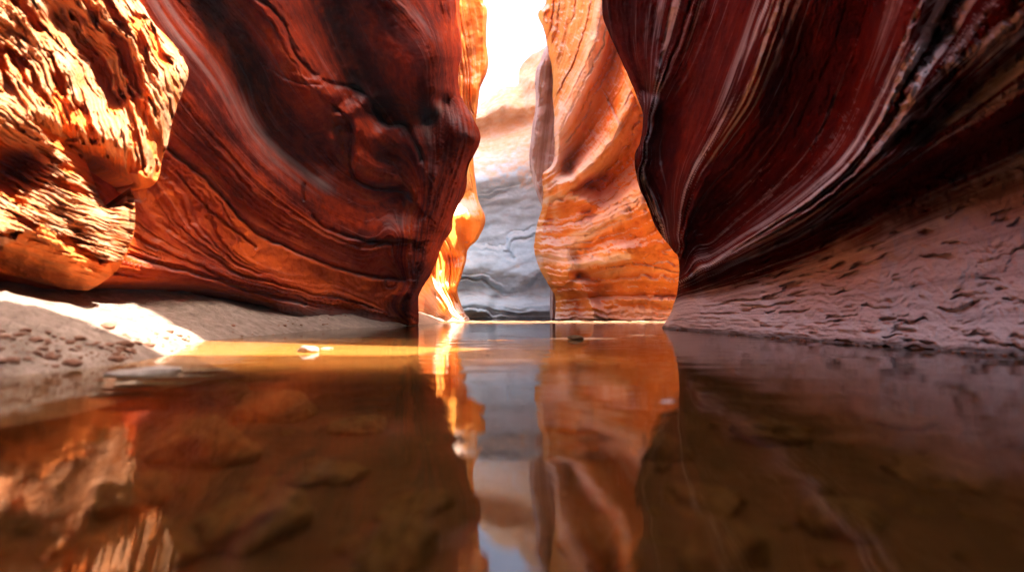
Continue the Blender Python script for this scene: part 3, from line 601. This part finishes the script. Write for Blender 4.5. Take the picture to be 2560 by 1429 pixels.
outcrop()

# ================================================================== GROUND, BANK, WATER
def simple_mat(name):
    m = bpy.data.materials.new(name); m.use_nodes = True; return m, m.node_tree, m.node_tree.nodes['Principled BSDF']
def sand_mat(name, c1, c2, scale=1.0, bump=0.6):
    m, nt, b = simple_mat(name); L = nt.links.new; tc = N(nt, 'ShaderNodeTexCoord')
    n1 = N(nt, 'ShaderNodeTexNoise'); n1.inputs['Scale'].default_value = 2.2 * scale; n1.inputs['Detail'].default_value = 10; n1.inputs['Roughness'].default_value = .7; L(tc.outputs['Object'], n1.inputs['Vector'])
    r = ramp(nt, [(.3, c1), (.7, c2)]); L(n1.outputs['Fac'], r.inputs[0]); L(r.outputs[0], b.inputs['Base Color'])
    n2 = N(nt, 'ShaderNodeTexNoise'); n2.inputs['Scale'].default_value = 14 * scale; n2.inputs['Detail'].default_value = 8; L(tc.outputs['Object'], n2.inputs['Vector'])
    bp = N(nt, 'ShaderNodeBump'); bp.inputs['Strength'].default_value = bump; bp.inputs['Distance'].default_value = .04; L(n2.outputs['Fac'], bp.inputs['Height']); L(bp.outputs[0], b.inputs['Normal'])
    b.inputs['Roughness'].default_value = .9; b.inputs['Specular IOR Level'].default_value = .2
    return m
M_sand = sand_mat('bank_sand', (.13, .085, .062), (.34, .25, .20), 2.4, 1.0)
M_bed = sand_mat('stream_bed_silt', (.025, .016, .009), (.10, .055, .026), .8)
def sunbeam_tint(m):                                  # orange painted on the bar raised under the sunbeam, brown silt in the deep
    nt = m.node_tree; L = nt.links.new; b = nt.nodes['Principled BSDF']; tc = N(nt, 'ShaderNodeTexCoord'); sx = N(nt, 'ShaderNodeSeparateXYZ'); L(tc.outputs['Object'], sx.inputs[0])
    mr = N(nt, 'ShaderNodeMapRange'); L(sx.outputs['Z'], mr.inputs[0]); mr.inputs[1].default_value = -.22; mr.inputs[2].default_value = -.06
    mx = N(nt, 'ShaderNodeMix', data_type='RGBA'); L(mr.outputs[0], mx.inputs[0]); L(b.inputs['Base Color'].links[0].from_socket, mx.inputs[6]); mx.inputs[7].default_value = (.88, .52, .22, 1); L(mx.outputs[2], b.inputs['Base Color'])
sunbeam_tint(M_bed)
M_stone = sand_mat('stone', (.17, .065, .04), (.33, .17, .11), 3, .6)
M_stone_pale = sand_mat('pale_stone', (.28, .23, .20), (.50, .44, .39), 4, .7)
M_stone_wet = sand_mat('wet_brown_stone', (.05, .034, .017), (.25, .165, .075), 1.6, .7)

def bank_height(x, y):
    shore = np.interp(y, [-3, 0.5, 2, 3.0, 4.0, 5.0, 6.0, 7.0, 8.0, 9.4, 12, 13.5, 15, 16, 18, 20, 26], [-2.6, -2.7, -2.75, -2.78, -2.70, -3.0, -3.5, -3.92, -3.95, -4.0, -4.02, -3.8, -3.3, -2.95, -2.8, -2.8, -2.6])
    d = shore + 0.10 * fbm(y * 1.1, y * 0 + x * .2, 301, 4) - x
    z = np.where(d > 0, 0.62 * (1 - np.exp(-d * 0.62)) + 0.10 * d, 0.25 * d)
    near = sstep(5.5, 3.5, y)
    z = z + sstep(0.0, .6, d) * (0.06 * fbm(x * 1.3, y * 1.3, 302, 4) + 0.03 * fbm(x * 5, y * 5, 303, 5)) + near * sstep(0, .25, d) * (0.05 * np.abs(fbm(x * 8, y * 5, 304, 4)) + .018 * fbm(x * 22, y * 14, 305, 3))
    # humps of sand under the overhang
    z = z * (1 + .2 * sstep(6.8, 8.5, y) * sstep(17, 14, y) * (d > 0))
    z = z + .10 * np.exp(-((x + 5.1) / .7)**2 - ((y - 9.0) / .9)**2) * sstep(0, .8, d)
    return z
def bank():
    x = np.linspace(-9.5, -2.2, 260); y = np.concatenate([np.linspace(-3, 1.5, 30, endpoint=False), np.linspace(1.5, 10, 360, endpoint=False), np.linspace(10, 26, 120)])
    X, Yg = np.meshgrid(x, y); Z = bank_height(X, Yg)
    o = grid_obj('sand_bank', np.stack([X, Yg, Z], -1), M_sand, flip=True)
    tag(o, kind='structure')
bank()
def bed():
    x = np.r_[-220, -60, np.linspace(-20, 20, 240), 60, 220]; y = np.r_[-200, -60, np.linspace(-22, 60, 300), 120, 400]
    X, Yg = np.meshgrid(x, y)
    Z = -0.34 + .06 * fbm(X * .8, Yg * .8, 311, 4) + 0.02 * fbm(X * 3, Yg * 3, 312, 3)
    sh = sstep(0.9, 0.0, np.abs(Yg - 5.9) - 0.9) * sstep(0.9, -0.1, X) * sstep(-9, -6, X)  # bar raised under the sunbeam so that its light shows
    Z = Z * (1 - sh) + sh * (-0.035 + .012 * fbm(X * 2, Yg * 2, 313, 3))
    tag(grid_obj('ground', np.stack([X, Yg, Z], -1), M_bed, flip=True), kind='structure')
bed()
def water():
    m = bpy.data.materials.new('stream_water'); m.use_nodes = True; nt = m.node_tree; L = nt.links.new
    nt.nodes.remove(nt.nodes['Principled BSDF']); out = nt.nodes['Material Output']
    tc = N(nt, 'ShaderNodeTexCoord'); mp = N(nt, 'ShaderNodeMapping'); mp.inputs['Scale'].default_value = (1.0, 2.6, 1); L(tc.outputs['Object'], mp.inputs[0])
    n1 = N(nt, 'ShaderNodeTexNoise'); n1.inputs['Scale'].default_value = 1.1; n1.inputs['Detail'].default_value = 3; n1.inputs['Roughness'].default_value = .45; L(mp.outputs[0], n1.inputs['Vector'])
    bp = N(nt, 'ShaderNodeBump'); bp.inputs['Strength'].default_value = .13; bp.inputs['Distance'].default_value = .05; L(n1.outputs['Fac'], bp.inputs['Height'])
    fr = N(nt, 'ShaderNodeFresnel'); fr.inputs['IOR'].default_value = 1.6; L(bp.outputs[0], fr.inputs['Normal'])
    gl = N(nt, 'ShaderNodeBsdfGlossy'); gl.inputs['Roughness'].default_value = .035; L(bp.outputs[0], gl.inputs['Normal'])
    tr = N(nt, 'ShaderNodeBsdfTransparent'); tr.inputs[0].default_value = (.80, .63, .42, 1)
    df = N(nt, 'ShaderNodeBsdfDiffuse'); df.inputs[0].default_value = (.80, .33, .07, 1)
    m1 = N(nt, 'ShaderNodeMixShader'); m1.inputs[0].default_value = .02; L(tr.outputs[0], m1.inputs[1]); L(df.outputs[0], m1.inputs[2])
    # orange film painted over the bar to brighten the sunbeam on the water
    sp = N(nt, 'ShaderNodeSeparateXYZ'); nz = N(nt, 'ShaderNodeTexNoise'); nz.inputs['Scale'].default_value = .9; nz.inputs['Detail'].default_value = 4; L(tc.outputs['Object'], nz.inputs['Vector'])
    va = N(nt, 'ShaderNodeVectorMath', operation='MULTIPLY_ADD'); L(nz.outputs['Color'], va.inputs[0]); va.inputs[1].default_value = (.9, .9, 0); L(tc.outputs['Object'], va.inputs[2]); L(va.outputs[0], sp.inputs[0])
    def rng_(sock, a, b):
        q = N(nt, 'ShaderNodeMapRange', interpolation_type='SMOOTHSTEP'); L(sock, q.inputs[0]); q.inputs[1].default_value = a; q.inputs[2].default_value = b; return q.outputs[0]
    def mul_(a, b):
        q = N(nt, 'ShaderNodeMath', operation='MULTIPLY'); L(a, q.inputs[0]); L(b, q.inputs[1]); return q.outputs[0]
    k = mul_(mul_(rng_(sp.outputs['Y'], 3.9, 4.7), rng_(sp.outputs['Y'], 8.6, 7.6)), rng_(sp.outputs['X'], 1.5, .7))
    kk = N(nt, 'ShaderNodeMath', operation='MULTIPLY_ADD'); L(k, kk.inputs[0]); kk.inputs[1].default_value = .60; kk.inputs[2].default_value = .02; L(kk.outputs[0], m1.inputs[0])
    m2 = N(nt, 'ShaderNodeMixShader'); L(fr.outputs[0], m2.inputs[0]); L(m1.outputs[0], m2.inputs[1]); L(gl.outputs[0], m2.inputs[2])
    L(m2.outputs[0], out.inputs['Surface'])
    x = np.linspace(-16, 16, 3); y = np.linspace(-21, 60, 3); X, Yg = np.meshgrid(x, y)
    tag(grid_obj('water', np.stack([X, Yg, 0 * X], -1), m, flip=True), kind='structure')
water()

# ================================================================== STONES
rng = random.Random(7)
def stone_mesh(name, seed, flat, mat, sub=4, rough=.22):
    bm = bmesh.new(); bmesh.ops.create_icosphere(bm, subdivisions=sub, radius=1.0)
    co = np.array([v.co[:] for v in bm.verts])
    r = np.random.RandomState(seed)
    for k in range(9):                               # broken faces
        n = r.normal(size=3); n /= np.linalg.norm(n); d = co @ n; lim = r.uniform(.62, .9)
        m = d > lim; co[m] -= np.outer((d[m] - lim) * .8, n)
    co *= (1 + rough * fbm(co[:, 0] * 1.6 + seed, co[:, 1] * 1.6 + co[:, 2] * 1.3, seed, 4))[:, None]
    co[:, 2] *= flat
    for v, c in zip(bm.verts, co): v.co = c
    for f in bm.faces: f.smooth = True
    me = bpy.data.meshes.new(name); bm.to_mesh(me); bm.free(); me.materials.append(mat); return me
def on_level(px, py, z=0.0):
    Y = (CAMH - z) * F / (py - HY); return np.array([(px - CX) / F * Y, Y, z])
def on_bank(px, py):
    t = np.linspace(2.0, 14, 4000); X = (px - CX) / F * t; Z = CAMH + (HY - py) / F * t
    h = bank_height(X, t); k = int(np.argmax(h > Z)); return np.array([X[k], t[k], h[k]])
def stone(name, me, loc, w_, label=None, cat='stone', group=None, sink=.25, sy=.8, rz=None):
    o = bpy.data.objects.new(name, me); COL.objects.link(o)
    fl = max(v.co.z for v in me.vertices) * w_ / 2
    o.location = (loc[0], loc[1], loc[2] + fl * (1 - 2 * sink)); o.scale = (w_ / 2, w_ / 2 * sy, w_ / 2); o.rotation_euler = (0, 0, rng.uniform(0, 6.28) if rz is None else rz)
    tag(o, label, cat, group); return o
V = [stone_mesh('pebble', 40 + k, .5, M_stone, 3, .45) for k in range(5)]
VW = [stone_mesh('submerged_stone', 60 + k, (.34, .5, .42, .3, .55, .38)[k], M_stone_wet, 4, .4) for k in range(6)]
stone('stone', stone_mesh('stone', 1, .42, M_stone_pale), on_level(770, 879), .23, 'white rounded stone standing in the sunlit orange water', sink=.3)
stone('stone', stone_mesh('stone', 2, .16, M_stone_pale), on_level(818, 871), .13, 'thin pale sliver of stone right beside the white rounded stone', sink=.3, sy=.4, rz=.1)
stone('stone_slab', stone_mesh('stone_slab', 3, .10, M_stone_pale, 4, .3), on_level(356, 931), .40, 'flat grey slab just above the water off the near bank tip', 'slab', sink=.3, sy=1.2, rz=.2)
stone('stone', stone_mesh('stone', 4, .30, M_stone_wet), on_level(1440, 848), .24, 'flat dark stone on the thin sand bar in mid stream', sink=.2, sy=.7, rz=0)
big = [(293, 893, 40, 'largest red brown stone at the tip of the near bank'), (184, 903, 44, 'flat red stone low on the grey bank, close to the water'), (89, 846, 30, 'reddish stone highest on the shaded grey bank'),
       (116, 853, 20, 'small dark red stone just right of the highest bank stone'), (175, 853, 26, 'upright red stone at the edge of the sunlit sand strip'), (32, 895, 28, 'brown stone at the left end of the pebbly bank'),
       (271, 812, 38, 'low wedge shaped red stone in the sunlit sand strip'), (343, 855, 24, 'rounded orange stone at the water end of the sunlit sand'), (330, 872, 18, 'small orange stone below the rounded one on sunlit sand'), (300, 856, 20, 'orange stone left of the rounded one on sunlit sand')]
for k, (x, y, wpx, lab) in enumerate(big):
    p = on_bank(x, y + wpx * .2); stone('stone', V[k % 5], p, wpx / F * p[1], lab, sink=.3)
for k in range(190):
    x = rng.uniform(-40, 330) if k < 150 else rng.uniform(300, 480); lo = 800 + max(0, x) * .17
    y = rng.uniform(lo + 10, 935 - max(0, x) * .12) if k < 150 else rng.uniform(835, 885)
    p = on_bank(x, y)
    if p[1] > 9 or p[2] < -.02: continue
    stone('pebble', V[k % 5], p, rng.choice([.014, .018, .025, .03, .04, .06]) * rng.uniform(.7, 1.3), 'small red brown pebble half sunk in the pale bank', 'pebble', 'pebbles on the near bank', sink=.3)
for k, (x, y, wpx, lab) in enumerate([(648, 829, 22, 'dark stone at the water line below the undercut red wall'), (705, 827, 30, 'low dark stone second along the red wall water line'), (752, 824, 16, 'smallest dark stone at the foot of the red wall')]):
    p = on_level(x, y, .0); stone('stone', V[(k + 2) % 5], p, wpx / F * p[1], lab, sink=.3, sy=.7)
for k in range(46):                                  # flood litter along the left water line
    y = rng.uniform(4.2, 15); x0 = np.interp(y, [4, 5, 6, 7, 9, 12, 15], [-2.70, -3.0, -3.5, -3.92, -3.95, -4.15, -4.2]) - rng.uniform(-.05, .35)
    z0 = float(bank_height(np.array([x0]), np.array([y]))[0])
    stone('pebble', V[k % 5], (x0, y, max(z0, -.01)), rng.choice([.03, .04, .05, .07, .10]) * rng.uniform(.7, 1.2), 'small broken stone strewn along the water edge of the sand bank', 'pebble', 'stones along the left water edge', sink=.3)
for k in range(34):
    px_ = rng.uniform(1690, 2540); py_ = np.interp(px_, [1655, 1750, 1900, 2050, 2200, 2400, 2560], [819, 828, 841, 853, 865, 878, 889]) + rng.uniform(0, 5)
    p = on_level(px_, py_); stone('pebble', V[k % 5], p, rng.choice([.02, .03, .04, .06]) * rng.uniform(.8, 1.2), 'small dark stone at the water edge below the pitted grey slope', 'pebble', 'stones along the right water edge', sink=.3)
sub = [(1050, 1275, 230, None), (500, 1150, 290, None), (650, 1330, 330, None), (820, 1190, 210, None), (1650, 1130, 170, None), (1760, 1260, 260, None), (2100, 1310, 300, None), (1480, 1390, 260, None),
       (330, 1260, 230, None), (900, 1070, 170, None), (690, 1050, 210, None), (1920, 1090, 190, None), (1250, 1130, 160, None), (1000, 1400, 300, None), (2350, 1200, 260, None), (200, 1100, 200, None), (560, 1010, 160, None), (1420, 1060, 140, None), (2250, 1060, 180, None), (1800, 1400, 300, None), (350, 1400, 320, None)]
for k, (x, y, wpx, lab) in enumerate(sub):
    p = on_level(x, y, -.33); stone('submerged_stone', VW[k % 6], p, wpx / F * p[1], lab or 'broad brown stone blurred under the dark water', 'stone', 'stones under the water', sink=rng.uniform(.25, .5), sy=rng.uniform(.55, .95))
for k in range(70):
    x = rng.uniform(-20, 2540); y = 1000 + 420 * rng.random()**.8; p = on_level(x, y, -.33)
    stone('submerged_stone', VW[k % 6], p, rng.choice([.04, .05, .07, .09, .12]) * rng.uniform(.8, 1.2), 'small brown cobble lying between the broad stones under the dark water', 'stone', 'cobbles under the water', sink=.35, sy=rng.uniform(.6, 1))
def bounce_bar():  # low bar added to bounce sun up onto the fin
    x = np.linspace(-3.6, 7.5, 120); v = np.linspace(0, 1, 30); X, V_ = np.meshgrid(x, v)
    y0 = 20.4 + .5 * fbm(X * .5, 0 * X, 421, 3) + .05 * (X - 2)**2 * 0; y1 = 24.6 + .4 * fbm(X * .6, 0 * X + 3, 422, 3)
    Yg = y0 + (y1 - y0) * V_; Z = -.075 + .10 * np.sin(np.pi * V_)**.5 + .045 * fbm(X * 2, Yg * 2, 423, 3)
    tag(grid_obj('sand_bar', np.stack([X, Yg, Z], -1), M_bar, flip=True), kind='structure')
def bar(px0, px1, py, name, seed, h=.012, wid=.16):
    a, b = on_level(px0, py), on_level(px1, py); n = 60; u = np.linspace(0, 1, n); v = np.linspace(-1, 1, 14); U, V_ = np.meshgrid(u, v)
    wd = wid * np.sin(np.pi * U)**.6 * (1 + .8 * fbm(U * 6, 0 * U, seed, 3))
    P = a[None, None] * (1 - U[..., None]) + b[None, None] * U[..., None]
    P[..., 1] += V_ * wd + .12 * fbm(U * 4, 0 * U, seed + 1, 3); P[..., 2] = -.02 + (h + .02) * (1 - V_**2)**.7 * (np.sin(np.pi * U)**.4) * (1 + .5 * fbm(U * 9, V_, seed + 2, 3))
    tag(grid_obj('sand_bar', P, M_bar, flip=True), kind='structure')
M_bar = sand_mat('bar_sand', (.62, .36, .18), (.74, .50, .30), 2)
bounce_bar(); bar(1335, 1570, 846, 'sand_bar', 401); bar(1195, 1300, 850, 'sand_bar', 404, .006, .10); bar(1550, 1660, 838, 'sand_bar', 407, .008, .12)
m_, nt_, b_ = simple_mat('glint_white'); b_.inputs['Base Color'].default_value = (.85, .85, .85, 1); b_.inputs['Roughness'].default_value = .25  # white glint on the water, modelled as a small flat disc
tag(stone('glint_patch', stone_mesh('glint_patch', 9, .12, m_, 4, .5), on_level(1670, 1004), .062, 'tiny white fleck of foam painted on the dark water', 'glint', None, sy=.5, rz=.2), kind='thing')

# ================================================================== HAZE in the canyon air
def haze():
    x0, x1, y0, y1, z0, z1 = -230, 230, -210, 410, -2.5, 60
    bm = bmesh.new(); bmesh.ops.create_cube(bm, size=1.0)
    for v in bm.verts: v.co = ((x0 + x1) / 2 + v.co.x * (x1 - x0), (y0 + y1) / 2 + v.co.y * (y1 - y0), (z0 + z1) / 2 + v.co.z * (z1 - z0))
    me = bpy.data.meshes.new('haze'); bm.to_mesh(me); bm.free()
    m = bpy.data.materials.new('haze'); m.use_nodes = True; nt = m.node_tree; nt.nodes.clear()
    o_ = N(nt, 'ShaderNodeOutputMaterial'); v = N(nt, 'ShaderNodeVolumePrincipled'); v.inputs['Density'].default_value = HAZE; v.inputs['Color'].default_value = (.80, .90, 1, 1); v.inputs['Anisotropy'].default_value = .2
    nt.links.new(v.outputs[0], o_.inputs['Volume']); me.materials.append(m)
    o = bpy.data.objects.new('haze', me); COL.objects.link(o); tag(o, kind='stuff')
HAZE = 0.0005
haze()
